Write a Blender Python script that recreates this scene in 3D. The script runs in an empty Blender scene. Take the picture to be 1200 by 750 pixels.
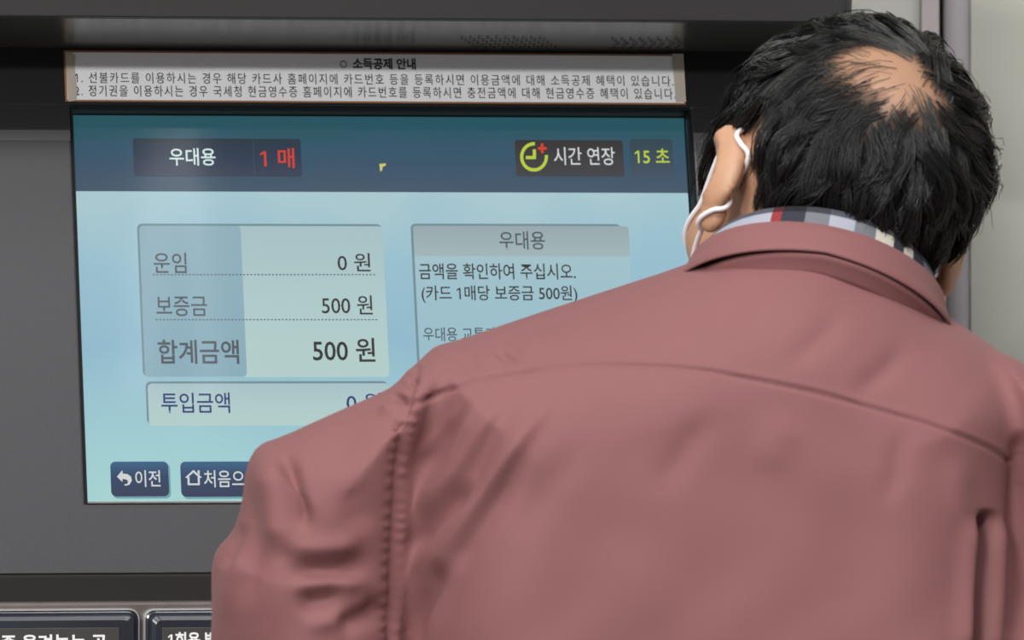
import bpy, bmesh, math, random
import numpy as np
from mathutils import Vector, Matrix

random.seed(7); rng = np.random.default_rng(11)
SC = bpy.context.scene
COL = SC.collection
R = math.radians

# ------------------------------------------------------------------ camera, world, lights, exposure
F = 9434.0                                   # focal length in pixels of the 1200 px wide frame
CAM = Vector((0.0, -5.5, 1.40))
cd = bpy.data.cameras.new('camera'); cam = bpy.data.objects.new('camera', cd); COL.objects.link(cam)
cam.location = CAM; cam.rotation_euler = (R(90), 0, 0)
cd.sensor_width = 36.0; cd.lens = F * 36.0 / 1200.0; cd.clip_start = 0.1; cd.clip_end = 100
cd.dof.use_dof = True; cd.dof.focus_distance = 5.36; cd.dof.aperture_fstop = 13.0
SC.camera = cam
SC.view_settings.view_transform = 'Standard'; SC.view_settings.look = 'None'
SC.view_settings.exposure = 0.0; SC.view_settings.gamma = 1.0; SC.view_settings.use_curve_mapping = False

wd = bpy.data.worlds.new('station_air'); SC.world = wd; wd.use_nodes = True
bgn = wd.node_tree.nodes['Background']; bgn.inputs[0].default_value = (0.93, 0.97, 1.0, 1); bgn.inputs[1].default_value = 0.31

def area(name, loc, target, sx, sy, power, col=(1, 0.985, 0.97)):
    l = bpy.data.lights.new(name, 'AREA'); l.shape = 'RECTANGLE'; l.size = sx; l.size_y = sy
    l.energy = power; l.color = col
    o = bpy.data.objects.new(name, l); COL.objects.link(o); o.location = loc
    o.rotation_euler = (Vector(target) - Vector(loc)).to_track_quat('-Z', 'Y').to_euler()
    return o
area('ceiling_lamp', (-1.10, -2.35, 3.45), (0, -0.1, 1.5), 1.1, 0.10, 52)
area('ceiling_lamp', (1.2, -1.9, 3.4), (0.2, -0.3, 1.4), 1.6, 0.35, 26)
area('ceiling_lamp', (-2.6, -8.2, 3.70), (0, 0, 1.4), 1.6, 0.20, 360)
# added strip lamps, there only to reflect as faint streaks in the display glass
def streak_lamp(loc, ang, length, width, power):
    o = area('added_streak_lamp', loc, (loc[0], loc[1], 0), width, length, power); o.rotation_euler = (0, 0, ang)
area('ceiling_lamp', (0.1, -1.05, 3.4), (0.15, -0.5, 1.3), 2.2, 0.5, 19)

# ------------------------------------------------------------------ helpers
def s2l(c):
    c = c / 255.0
    return c / 12.92 if c <= 0.04045 else ((c + 0.055) / 1.055) ** 2.4
def rgb(r, g, b): return (s2l(r), s2l(g), s2l(b), 1.0)

def nodes(name):
    m = bpy.data.materials.new(name); m.use_nodes = True
    nt = m.node_tree; return m, nt, nt.nodes['Principled BSDF']
def mat(name, col, rough=0.5, metal=0.0, spec=0.5, noise=None, bump=None, sheen=0.0):
    m, nt, b = nodes(name)
    b.inputs['Base Color'].default_value = col; b.inputs['Roughness'].default_value = rough
    b.inputs['Metallic'].default_value = metal; b.inputs['Specular IOR Level'].default_value = spec
    if sheen: b.inputs['Sheen Weight'].default_value = sheen; b.inputs['Sheen Roughness'].default_value = 0.4
    tc = nt.nodes.new('ShaderNodeTexCoord')
    if noise:
        sc, amt = noise
        n = nt.nodes.new('ShaderNodeTexNoise'); n.inputs['Scale'].default_value = sc; n.inputs['Detail'].default_value = 6
        nt.links.new(tc.outputs['Object'], n.inputs['Vector'])
        mx = nt.nodes.new('ShaderNodeMix'); mx.data_type = 'RGBA'
        mx.inputs[6].default_value = tuple(c * (1 - amt) for c in col[:3]) + (1,)
        mx.inputs[7].default_value = tuple(min(1, c * (1 + amt)) for c in col[:3]) + (1,)
        nt.links.new(n.outputs['Fac'], mx.inputs[0]); nt.links.new(mx.outputs[2], b.inputs['Base Color'])
    if bump:
        sc, st, di = bump
        n = nt.nodes.new('ShaderNodeTexNoise'); n.inputs['Scale'].default_value = sc; n.inputs['Detail'].default_value = 4
        nt.links.new(tc.outputs['Object'], n.inputs['Vector'])
        bp = nt.nodes.new('ShaderNodeBump'); bp.inputs['Strength'].default_value = st; bp.inputs['Distance'].default_value = di
        nt.links.new(n.outputs['Fac'], bp.inputs['Height']); nt.links.new(bp.outputs[0], b.inputs['Normal'])
    return m

def glow(name, stops, axis='Y', noise=0.0, nscale=3.0, rough=0.055, spec=0.5):
    """lit display colour: gradient over the plate's UV (stops: (pos, colour))"""
    m, nt, b = nodes(name)
    b.inputs['Base Color'].default_value = (0.006, 0.006, 0.007, 1); b.inputs['Roughness'].default_value = rough
    b.inputs['Specular IOR Level'].default_value = spec
    b.inputs['Emission Strength'].default_value = 1.0
    if len(stops) == 1 and not noise:
        b.inputs['Emission Color'].default_value = stops[0][1]; return m
    uv = nt.nodes.new('ShaderNodeTexCoord'); sep = nt.nodes.new('ShaderNodeSeparateXYZ')
    nt.links.new(uv.outputs['UV'], sep.inputs[0])
    fac = sep.outputs[axis]
    if noise:
        n = nt.nodes.new('ShaderNodeTexNoise'); n.inputs['Scale'].default_value = nscale; n.inputs['Detail'].default_value = 1.5
        mp = nt.nodes.new('ShaderNodeMapping'); mp.inputs['Scale'].default_value = (2.2, 0.8, 1)
        nt.links.new(uv.outputs['UV'], mp.inputs[0]); nt.links.new(mp.outputs[0], n.inputs['Vector'])
        ma = nt.nodes.new('ShaderNodeMath'); ma.operation = 'MULTIPLY_ADD'
        ma.inputs[1].default_value = noise
        nt.links.new(n.outputs['Fac'], ma.inputs[0]); nt.links.new(fac, ma.inputs[2])
        mb = nt.nodes.new('ShaderNodeMath'); mb.operation = 'SUBTRACT'; mb.inputs[1].default_value = noise * 0.5
        nt.links.new(ma.outputs[0], mb.inputs[0]); fac = mb.outputs[0]
    r = nt.nodes.new('ShaderNodeValToRGB'); e = r.color_ramp.elements
    e[0].position, e[0].color = stops[0]; e[1].position, e[1].color = stops[-1]
    for p, c in stops[1:-1]:
        k = e.new(p); k.color = c
    nt.links.new(fac, r.inputs[0]); nt.links.new(r.outputs[0], b.inputs['Emission Color'])
    return m

def link(name, me, m=None, parent=None, smooth=False):
    o = bpy.data.objects.new(name, me); COL.objects.link(o)
    if m: me.materials.append(m)
    if smooth: me.polygons.foreach_set('use_smooth', [True] * len(me.polygons))
    if parent is not None: o.parent = parent
    return o
def from_np(name, v, f, m=None, parent=None, smooth=True):
    me = bpy.data.meshes.new(name)
    me.from_pydata([], [], []) if len(v) == 0 else None
    f = np.asarray(f, dtype=np.int32); n = f.shape[1]
    me.vertices.add(len(v)); me.vertices.foreach_set('co', np.asarray(v, np.float32).ravel())
    me.loops.add(f.size); me.loops.foreach_set('vertex_index', f.ravel())
    me.polygons.add(len(f)); me.polygons.foreach_set('loop_start', np.arange(len(f), dtype=np.int32) * n)
    me.update(calc_edges=True); me.validate()
    return link(name, me, m, parent, smooth)
def from_bm(name, bm, m=None, parent=None, smooth=False):
    me = bpy.data.meshes.new(name); bmesh.ops.recalc_face_normals(bm, faces=bm.faces[:]); bm.to_mesh(me); bm.free()
    return link(name, me, m, parent, smooth)
def empty(name, label, cat, loc=(0, 0, 0), rz=0.0):
    o = bpy.data.objects.new(name, None); COL.objects.link(o); o.empty_display_size = 0.1
    o.location = loc; o.rotation_euler = (0, 0, rz); o['label'] = label; o['category'] = cat
    return o
def bevelled(o, w, seg=3):
    md = o.modifiers.new('bevel', 'BEVEL'); md.width = w; md.segments = seg; md.limit_method = 'ANGLE'
    return o
def box_bm(bm, x0, x1, y0, y1, z0, z1):
    c = [bm.verts.new((x, y, z)) for x in (x0, x1) for y in (y0, y1) for z in (z0, z1)]
    for q in ((0, 1, 3, 2), (4, 6, 7, 5), (0, 4, 5, 1), (2, 3, 7, 6), (0, 2, 6, 4), (1, 5, 7, 3)):
        bm.faces.new([c[i] for i in q])
def structure(name, *boxes, m=None):
    bm = bmesh.new()
    for b in boxes: box_bm(bm, *b)
    o = from_bm(name, bm, m); o['kind'] = 'structure'; return o
def at(px, py, y):
    """world point seen at frame position (px, py) at depth y"""
    d = y - CAM.y
    return Vector(((px - 600) / F * d, y, CAM.z + (375 - py) / F * d))

# ------------------------------------------------------------------ materials
M = {}
M['kiosk'] = mat('grey textured steel paint', rgb(49, 48, 51), 0.45, noise=(1100, 0.25), bump=(1500, 0.25, 0.0004))
M['hood'] = mat('dark grey hood paint', rgb(51, 50, 50), 0.36, noise=(700, 0.06), bump=(1500, 0.12, 0.0003))
M['topblack'] = mat('black satin panel', rgb(27, 26, 27), 0.35, spec=0.4, noise=(600, 0.08))
M['trimgrey'] = mat('grey trim paint', rgb(74, 72, 75), 0.45, noise=(700, 0.06))
M['black'] = mat('black plastic', rgb(9, 9, 10), 0.6, spec=0.2)
M['under'] = mat('undercut shade colour', rgb(19, 17, 15), 0.8, noise=(300, 0.1))  # shade of the undercut put into the base colour; cabinet shares it
M['ledge'] = mat('worn metal ledge', rgb(112, 104, 100), 0.38, metal=0.5, noise=(60, 0.25))
M['panelblack'] = mat('glossy navy black plastic', rgb(40, 43, 52), 0.22, spec=0.7)
M['plate'] = mat('charcoal label plate', rgb(56, 54, 53), 0.5)
M['rim'] = mat('bare aluminium edge', rgb(190, 188, 188), 0.35, metal=0.6)
M['paper'] = mat('white notice paper', rgb(244, 244, 247), 0.8, noise=(120, 0.03))
M['backing'] = mat('tan card backing', rgb(150, 104, 66), 0.75, noise=(80, 0.2))
M['tape'] = mat('yellowed sticky tape', rgb(192, 183, 168), 0.35, noise=(160, 0.10), bump=(300, 0.4, 0.0006))
M['ink'] = mat('black ink', rgb(22, 22, 24), 0.7)
M['white_ink'] = mat('white print', rgb(225, 225, 225), 0.6)
M['wall'] = mat('pale grey enamel wall', rgb(168, 167, 157), 0.5, noise=(9, 0.04), bump=(60, 0.05, 0.001))
M['wallmid'] = mat('pale grey wall panel', rgb(176, 177, 170), 0.5, noise=(9, 0.03))
M['strip'] = mat('pinkish grey steel strip', rgb(176, 168, 167), 0.4, metal=0.2, noise=(20, 0.05))
M['post'] = mat('grey lacquered post', rgb(158, 152, 156), 0.4, noise=(20, 0.05))
M['gap'] = mat('dark joint', rgb(22, 23, 34), 0.7)
M['floor'] = mat('grey terrazzo floor', rgb(120, 116, 110), 0.35, noise=(120, 0.25))

# ------------------------------------------------------------------ setting
structure('floor', (-4, 4, -6.5, 1.6, -0.05, 0.0), m=M['floor'])
YW = 0.46
def wx(px, y=YW): return (px - 600) / F * (y - CAM.y)
structure('wall_back', (-4, wx(1078), YW, YW + 0.1, 0, 3.6), m=M['wallmid'])
structure('wall_right', (wx(1136), 4, YW - 0.02, YW + 0.1, 0, 3.6), m=M['wall'])
structure('trim_1', (wx(1079), wx(1099.5), YW - 0.012, YW + 0.1, 0, 3.6), m=M['strip'])
structure('trim_2', (wx(1099.3), wx(1105.5), YW + 0.06, YW + 0.1, 0, 3.6), m=M['gap'])
# rounded post between joint and right wall
bm = bmesh.new()
pts = []
x0, x1 = wx(1105), wx(1141)
for k in range(13):
    a = math.pi * k / 12
    pts.append(((x0 + x1) / 2 - (x1 - x0) / 2 * math.cos(a), YW - 0.004 - 0.016 * math.sin(a) ** 0.7))
pts += [(x1, YW + 0.1), (x0, YW + 0.1)]
lo = [bm.verts.new((x, y, 0)) for x, y in pts]; hi = [bm.verts.new((x, y, 3.6)) for x, y in pts]
for i in range(len(pts)):
    j = (i + 1) % len(pts); bm.faces.new((lo[i], lo[j], hi[j], hi[i]))
bm.faces.new(lo); bm.faces.new(hi)
o = from_bm('trim_3', bm, M['post'], smooth=False); o['kind'] = 'structure'

# ------------------------------------------------------------------ ticket machine
YAW, TILT = R(11.0), R(15.3)
P0 = at(450, 363, 0.0)
ROOT = Vector((P0.x, P0.y, 0.0))
km = empty('ticket_machine', 'dark grey station ticket machine with lit blue touch screen under a hood', 'ticket machine', ROOT, YAW)
MW = Matrix.Translation(ROOT) @ Matrix.Rotation(YAW, 4, 'Z'); MI = MW.inverted()
CL = MI @ CAM
ct, st = math.cos(TILT), math.sin(TILT)
def KP(u, v, w=0.0): return Vector((u, v * st - w * ct, P0.z + v * ct + w * st))   # machine frame, w towards the viewer
NL = Vector((0, -ct, st))
def ray(px, py):
    return (MI.to_3x3() @ Vector(((px - 600) / F, 1.0, (375 - py) / F)))
def UV(px, py, w=0.0):
    d = ray(px, py); o = KP(0, 0, w)
    t = (o - CL).dot(NL) / d.dot(NL); p = CL + d * t - o
    return p.x, p.dot(Vector((0, st, ct)))
def Ybox(px, py, y):          # (x, z) in machine frame on the vertical plane at local depth y
    d = ray(px, py); t = (y - CL.y) / d.y; p = CL + d * t
    return p.x, p.z

def rrect(u0, u1, v0, v1, r, n=5):
    r = min(r, (u1 - u0) / 2 - 1e-6, (v1 - v0) / 2 - 1e-6)
    if r <= 1e-6: return [(u0, v0), (u1, v0), (u1, v1), (u0, v1)]
    out = []
    for cx, cy, a0 in ((u0 + r, v0 + r, 180), (u1 - r, v0 + r, 270), (u1 - r, v1 - r, 0), (u0 + r, v1 - r, 90)):
        for k in range(n + 1):
            a = R(a0 + 90 * k / n); out.append((cx + r * math.cos(a), cy + r * math.sin(a)))
    return out
def prism(name, pts, w0, w1, m, parent):
    """plate with outline pts (u, v) from depth w0 to w1, UV = 0..1 over its bounds"""
    bm = bmesh.new(); uvl = bm.loops.layers.uv.new('UVMap')
    us = [p[0] for p in pts]; vs = [p[1] for p in pts]
    a0, a1, b0, b1 = min(us), max(us), min(vs), max(vs)
    A = [bm.verts.new(KP(u, v, w0)) for u, v in pts]; B = [bm.verts.new(KP(u, v, w1)) for u, v in pts]
    q = {}
    for i, (u, v) in enumerate(pts): q[A[i]] = q[B[i]] = ((u - a0) / (a1 - a0), (v - b0) / (b1 - b0))
    bm.faces.new(B); bm.faces.new(list(reversed(A)))
    for i in range(len(pts)):
        j = (i + 1) % len(pts); bm.faces.new((A[i], A[j], B[j], B[i]))
    for f in bm.faces:
        for l in f.loops: l[uvl].uv = q[l.vert]
    return from_bm(name, bm, m, parent)
WS = -0.014                                   # display glass lies behind the bezel face
LV = 0.0004
def plate(name, tl, br, lev, m, parent, r=0.0, w=None):
    w = WS + lev * LV if w is None else w
    u0, v1 = UV(*tl, w); u1, v0 = UV(*br, w)
    return prism(name, rrect(u0, u1, v0, v1, r), w - 0.0003, w, m, parent)
def text_mesh(s, bold, gap=1.0):
    c = bpy.data.curves.new('lettering', 'FONT'); c.body = s; c.size = 1.0; c.offset = bold; c.space_character = gap; c.resolution_u = 3
    o = bpy.data.objects.new('lettering', c); COL.objects.link(o)
    bpy.context.view_layer.update()
    dg = bpy.context.evaluated_depsgraph_get()
    me = bpy.data.meshes.new_from_object(o.evaluated_get(dg), depsgraph=dg)
    bpy.data.objects.remove(o); bpy.data.curves.remove(c)
    return me
def flag_ones(me, s, bold, gap):
    """give the figure 1 its flag"""
    def xs(t):
        q = text_mesh(t, bold, gap); c = [v.co.x for v in q.vertices]; r = (min(c), max(c)); bpy.data.meshes.remove(q); return r
    one = xs('1'); w1 = one[1] - one[0]
    bm = bmesh.new(); bm.from_mesh(me)
    for i, ch in enumerate(s):
        if ch != '1': continue
        xr = xs(s[:i + 1])[1]; xl = xr - w1
        vs = [v for v in bm.verts if xl - 0.01 <= v.co.x <= xr + 0.01]
        yb, yt = min(v.co.y for v in vs), max(v.co.y for v in vs)
        bmesh.ops.delete(bm, geom=vs, context='VERTS')
        t = 0.085 + 2 * bold; hh = yt - yb
        for pl in ([(xr - t, yb), (xr, yb), (xr, yt), (xr - t, yt)], [(xr - t, yt - 0.02), (xr - t, yt), (xr - t - 0.17, yt - 0.17 * hh), (xr - t - 0.17, yt - 0.30 * hh), (xr - t, yt - 0.16 * hh)]):
            bm.faces.new([bm.verts.new((x, y, 0)) for x, y in pl])
    bm.to_mesh(me); bm.free(); return me
def text(name, s, x0, y0, x1, y1, m, parent, w=None, lev=4, bold=0.0, gap=1.0, P=None):
    """lettering fitted into the frame box x0..x1, y0..y1 on the tilted face"""
    w = WS + lev * LV if w is None else w
    me = text_mesh(s, bold, gap)
    if '1' in s: me = flag_ones(me, s, bold, gap)
    co = np.empty(len(me.vertices) * 3); me.vertices.foreach_get('co', co); co = co.reshape(-1, 3)
    lo, hi = co.min(0), co.max(0)
    xm, ym = (x0 + x1) / 2, (y0 + y1) / 2
    f = P or (lambda px, py: UV(px, py, w))
    u0 = f(x0, ym)[0]; u1 = f(x1, ym)[0]; v1 = f(xm, y0)[1]; v0 = f(xm, y1)[1]
    g = KP if P is None else (lambda u, v, ww: Vector((u, ww, v)))
    for i, p in enumerate(co):
        u = u0 + (p[0] - lo[0]) / (hi[0] - lo[0]) * (u1 - u0); v = v0 + (p[1] - lo[1]) / (hi[1] - lo[1]) * (v1 - v0)
        me.vertices[i].co = g(u, v, w)
    me.name = name
    return link(name, me, m, parent)

# --- bezel: plate with a window for the display
oL, oT = UV(80.5, 122.5); oR, oB = UV(813.0, 590.5)
_, oB = UV(104, 591); oL = UV(91, 363)[0]; oR = UV(817, 240)[0]
uL, uR = UV(-160, 375)[0], UV(1001, 60)[0]
vT = UV(450, 40)[1]; vB = UV(120, 672)[1]
bm = bmesh.new()
def ring(w, a, b, c, d): return [bm.verts.new(KP(u, v, w)) for u, v in ((a, c), (b, c), (b, d), (a, d))]
of, inf = ring(0, uL, uR, vB, vT), ring(0, oL, oR, oB, oT)
ob, inb = ring(-0.03, uL, uR, vB, vT), ring(-0.03, oL, oR, oB, oT)
for i in range(4):
    j = (i + 1) % 4
    bm.faces.new((of[i], of[j], inf[j], inf[i])); bm.faces.new((ob[j], ob[i], inb[i], inb[j]))
    bm.faces.new((of[j], of[i], ob[i], ob[j])); bm.faces.new((inf[i], inf[j], inb[j], inb[i]))
bevelled(from_bm('bezel', bm, M['kiosk'], km), 0.0012, 2)
# black glossy panel across the top of the face, behind the notice, with a thin step under it
tp = UV(40, 152)[1]
bm = bmesh.new()
def slab(u0, u1, v0, v1, w0, w1):
    c = [bm.verts.new(KP(u, v, w)) for u in (u0, u1) for v in (v0, v1) for w in (w0, w1)]
    for q in ((0, 1, 3, 2), (4, 6, 7, 5), (0, 4, 5, 1), (2, 3, 7, 6), (0, 2, 6, 4), (1, 5, 7, 3)): bm.faces.new([c[i] for i in q])
slab(uL, oL - 0.0004, tp, oT, -0.002, 0.0003); slab(oR + 0.0004, uR, tp, oT, -0.002, 0.0003); slab(uL, uR, oT + 0.0003, vT, -0.002, 0.0003)
from_bm('top_panel', bm, M['topblack'], km)
t2 = UV(40, 165)[1]
for ua, ub in ((uL, oL - 0.0006), (oR + 0.0006, uR)):
    bm = bmesh.new(); slab(ua, ub, t2, tp - 0.0003, -0.002, 0.0004); from_bm('panel_trim', bm, M['trimgrey'], km)
# black gasket lining the window, aluminium lip under it
bm = bmesh.new()
e = 0.0012
A = ring(-0.002, oL + 0.0002, oR - 0.0002, oB + 0.0002, oT - 0.0002); B = ring(-0.002, oL + 0.0022, oR - e, oB + e, oT - e)
A2 = ring(-0.028, oL + 0.0002, oR - 0.0002, oB + 0.0002, oT - 0.0002); B2 = ring(-0.028, oL + 0.0022, oR - e, oB + e, oT - e)
for i in range(4):
    j = (i + 1) % 4
    bm.faces.new((A[i], A[j], B[j], B[i])); bm.faces.new((B[i], B[j], B2[j], B2[i])); bm.faces.new((A[j], A[i], A2[i], A2[j])); bm.faces.new((A2[i], A2[j], B2[j], B2[i]))
from_bm('gasket', bm, M['black'], km)
bm = bmesh.new()
c = [KP(u, v, w) for u in (oL + 0.002, oR - 0.002) for v, w in ((oB + 0.0004, -0.003), (oB + 0.0016, -0.003), (oB + 0.0016, 0.0006), (oB + 0.0004, 0.0006))]
v = [bm.verts.new(p) for p in c]
for i in range(4): bm.faces.new((v[i], v[(i + 1) % 4], v[4 + (i + 1) % 4], v[4 + i]))
bm.faces.new(v[:4]); bm.faces.new(v[4:])
from_bm('window_lip', bm, M['ledge'], km)

# --- display
T = lambda *a: rgb(*a)
m_bg = glow('display blue', [(0.0, T(164, 208, 207)), (0.16, T(156, 200, 206)), (0.42, T(142, 183, 201)), (0.62, T(150, 189, 204)), (0.80, T(166, 197, 204)), (1.0, T(168, 198, 203))], noise=0.35, nscale=2.2)
m_head = glow('display header teal', [(0.0, T(64, 84, 102)), (0.35, T(54, 80, 102)), (0.62, T(46, 82, 102)), (0.8, T(36, 82, 95)), (1.0, T(38, 84, 94))], noise=0.3, nscale=2.5)
sL, sT = UV(70, 128, WS); sR, sB = UV(806.5, 596, WS); sL = UV(88, 363, WS)[0]; sR = UV(807, 240, WS)[0]; sT = UV(450, 137, WS)[1]
disp = prism('display', [(sL, sB), (sR, sB), (sR, sT), (sL, sT)], WS - 0.006, WS, m_bg, km)
disp['label'] = 'lit light blue touch screen'
prism('display_mask', [(oL - 0.002, sB - 0.01), (oR + 0.002, sB - 0.01), (oR + 0.002, oT + 0.004), (oL - 0.002, oT + 0.004)], WS - 0.013, WS - 0.007, M['black'], km)
hb = UV(450, 225, WS + LV)[1]
prism('header_bar', [(sL, hb), (sR, hb), (sR, sT), (sL, sT)], WS, WS + LV, m_head, disp)

G = lambda n, *c: glow(n, [(0.0, rgb(*c))])
g_light = G('display white', 206, 226, 222); g_red = G('display red', 205, 62, 44); g_lime = G('display lime', 182, 200, 62)
g_grey = G('display slate', 78, 86, 92); g_dark = G('display brown black', 50, 45, 46); g_navy = G('display navy', 44, 58, 112)
g_white = G('display bright', 205, 208, 208); g_edge = G('display inner shade', 112, 138, 146)
m_panel = glow('display pale panel', [(0.0, T(176, 203, 199)), (0.5, T(172, 199, 199)), (1.0, T(164, 190, 194))])
m_col = glow('display blue column', [(0.0, T(134, 168, 183)), (1.0, T(140, 172, 184))])
m_pill = glow('display dark pill', [(0.0, T(56, 64, 82)), (0.55, T(40, 54, 76)), (1.0, T(36, 52, 62))])
m_brown = glow('display brown pill', [(0.0, T(64, 64, 68)), (1.0, T(50, 46, 46))])
m_sec = glow('display slate pill', [(0.0, T(64, 78, 94)), (1.0, T(44, 66, 76))])
m_btn = glow('display navy button', [(0.0, T(54, 62, 86)), (0.6, T(50, 70, 100)), (1.0, T(58, 98, 132))])
m_bar = glow('display grey bar', [(0.0, T(158, 178, 180)), (1.0, T(148, 166, 170))])
m_rbody = glow('display blue panel', [(0.0, T(146, 184, 200)), (0.7, T(156, 190, 200)), (1.0, T(164, 192, 198))])
m_shade = G('display button shade', 112, 160, 168)

plate('ticket_type_pill', (155.5, 162), (354, 207), 2, m_pill, disp, 0.002)
plate('pill_divider', (296.5, 165), (298.5, 205), 3, G('display divider', 76, 94, 112), disp)
text('ticket_type_text', '우대용', 198.5, 173.5, 252.5, 194, g_light, disp, bold=0.012)
text('ticket_count_text', '1 매', 305, 173.5, 345, 197, g_red, disp, bold=0.012)
plate('extend_time_button', (603, 164), (732, 207), 2, m_brown, disp, 0.002)
text('extend_time_text', '시간 연장', 649, 172.5, 720.5, 193.5, g_white, disp, bold=0.006)
plate('countdown_box', (737.5, 163), (790, 207), 2, m_sec, disp, 0.002)
text('countdown_text', '15 초', 744, 174, 784.5, 191.5, g_lime, disp, bold=0.012)
# clock icon: open ring with two hands, red plus
wI = WS + 4 * LV
def poly_icon(name, polys, m, w=wI):
    bm = bmesh.new()
    for pl in polys:
        uv = [UV(x, y, w) for x, y in pl]
        A = [bm.verts.new(KP(u, v, w)) for u, v in uv]; bm.faces.new(A)
    return from_bm(name, bm, m, disp)
cx, cy, r1, r0 = 625.8, 183.8, 16.3, 12.6
ringq = []
for k in range(44):
    a0, a1 = R(-8 + 282 * k / 44 * 1.0), R(-8 + 282 * (k + 1) / 44)
    # screen angles: start at right, run clockwise through bottom, left, to top
    f = lambda a, r: (cx + r * math.cos(a), cy + 1.06 * r * math.sin(a))
    ringq.append([f(a0, r1), f(a1, r1), f(a1, r0), f(a0, r0)])
poly_icon('clock_icon', ringq + [[(624.3, 175), (628.0, 175), (628.2, 186.5), (624.5, 186.5)], [(616, 182.8), (624.5, 182.8), (624.5, 186.5), (616.2, 186.5)]], g_lime)
poly_icon('plus_icon', [[(633.6, 168), (636.8, 168), (637.0, 179.5), (633.8, 179.5)], [(630.2, 172.2), (640.4, 172.2), (640.6, 175.5), (630.4, 175.5)]], g_red, wI + LV)
poly_icon('pointer_mark', [[(444.5, 192), (452.5, 191.5), (451.5, 194.5), (448.6, 195.2), (447.6, 200.5), (445.4, 200.5)]], G('display mark', 196, 196, 110))

# fare panel
plate('fare_panel_edge', (160.5, 262), (455.5, 440.5), 1, g_edge, disp, 0.0035)
plate('fare_panel', (163, 264.5), (456.5, 441.5), 2, m_panel, disp, 0.003)
plate('fare_label_column', (163, 264.5), (289.5, 441.5), 3, m_col, disp, 0.003)
DK = g_dark
text('fare_text', '운임', 180, 296, 218.5, 320, g_grey, disp, bold=0.006)
text('fare_amount_text', '0 원', 395.5, 296.5, 434, 318, DK, disp, bold=0.006)
text('deposit_text', '보증금', 183, 347.5, 242.5, 370.5, g_grey, disp, bold=0.006)
text('deposit_amount_text', '500 원', 377, 346, 436.5, 368.5, DK, disp, bold=0.006)
text('total_text', '합계금액', 185, 398, 280, 426.5, g_grey, disp, bold=0.014)
text('total_amount_text', '500 원', 366.5, 396, 439.5, 424, DK, disp, bold=0.012)
for (xa, xb, y) in ((179, 441.5, 321.8), (182.5, 444, 374.6)):
    n = 62
    poly_icon('dotted_rule', [[(xa + (xb - xa) * k / n, y - 0.7), (xa + (xb - xa) * (k + .58) / n, y - 0.7), (xa + (xb - xa) * (k + .58) / n, y + 0.7), (xa + (xb - xa) * k / n, y + 0.7)] for k in range(n)], G('display dots', 92, 108, 116))
plate('paid_panel_edge', (170.5, 447), (456.5, 496.5), 1, g_edge, disp, 0.0035)
plate('paid_panel', (173, 449.5), (458, 498), 2, m_panel, disp, 0.003)
text('paid_text', '투입금액', 189, 460, 269.5, 484, g_navy, disp, bold=0.008)
text('paid_amount_text', '0 원', 406, 460.5, 447, 482.5, g_navy, disp, bold=0.006)
# message panel
plate('message_panel_edge', (481, 262), (737, 440), 1, g_edge, disp, 0.0035)
plate('message_panel', (484, 264.5), (748, 480), 2, m_rbody, disp, 0.003)
plate('message_title_bar', (484, 264.5), (738.5, 300.5), 3, m_bar, disp, 0.002)
text('message_title_text', '우대용', 585, 271, 638.5, 292.5, g_grey, disp, bold=0.008)
text('message_line_text', '금액을 확인하여 주십시오.', 491, 308.5, 674.5, 327.5, g_dark, disp, bold=0.008)
text('message_line_text', '(카드 1매당 보증금 500원)', 494, 334.5, 676.5, 355, g_dark, disp, bold=0.008)
text('message_line_text', '우대용 교통카드', 496, 383.5, 595, 400, g_grey, disp, bold=0.006)
# bottom buttons
for nm, tl, br in (('back_button', (129, 541), (198.5, 581.5)), ('home_button', (211, 541), (372, 581.5))):
    plate(nm + '_shade', (tl[0] + 2, tl[1] + 2), (br[0] + 2.2, br[1] + 2.6), 1, m_shade, disp, 0.0035)
    plate(nm, tl, br, 2, m_btn, disp, 0.0035)
text('back_text', '이전', 158.5, 551, 188, 570.5, g_white, disp, bold=0.008)
text('home_text', '처음으로', 239, 551, 303, 571, g_white, disp, bold=0.008)
arc = [(143.5, 551), (137, 558.5), (143.5, 565), (143.5, 561.3)]
arc += [(147.5, 561.6), (150, 563.6), (149.6, 566.8), (145.6, 567.6), (146.2, 569.2), (151.5, 568.2), (154.6, 563.2), (153.6, 558.6), (149.6, 555.6), (143.8, 555)]
poly_icon('back_arrow_icon', [arc], g_white)
poly_icon('house_icon', [[(217, 559.5), (226.6, 550.6), (226.6, 553.6), (219.8, 560.2)], [(226.6, 550.6), (236.6, 559.5), (233.6, 560.2), (226.6, 553.6)],
          [(219.6, 559), (222, 559), (222.3, 566.5), (220, 568.6)], [(220, 568.6), (222.3, 566.5), (232, 566.5), (234.2, 568.6)], [(231.6, 559), (234, 559), (234.2, 568.6), (232, 566.5)],
          [(231.5, 551.2), (233.9, 551.2), (234, 556.6), (231.6, 554.6)]], g_white)

# added lamps set at mirror points, so their reflections streak the display glass
NW = MW.to_3x3() @ NL
def mirror_pt(px, py, zc):
    d = Vector(((px - 600) / F, 1.0, (375 - py) / F)); uv = UV(px, py, WS); p = MW @ KP(uv[0], uv[1], WS)
    r = d - 2 * d.dot(NW) * NW
    return p + r * ((zc - p.z) / r.z)
for (pa, pb, wd_, pw) in (((218, 152), (246, 470), 0.016, 0.10), ((196, 158), (160, 470), 0.04, 0.13)):
    a_, b_ = mirror_pt(*pa, 3.4), mirror_pt(*pb, 3.4); dv = b_ - a_; md_ = (a_ + b_) / 2
    streak_lamp(md_, math.atan2(dv.y, dv.x) - math.pi / 2, dv.length, wd_, pw)

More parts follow.
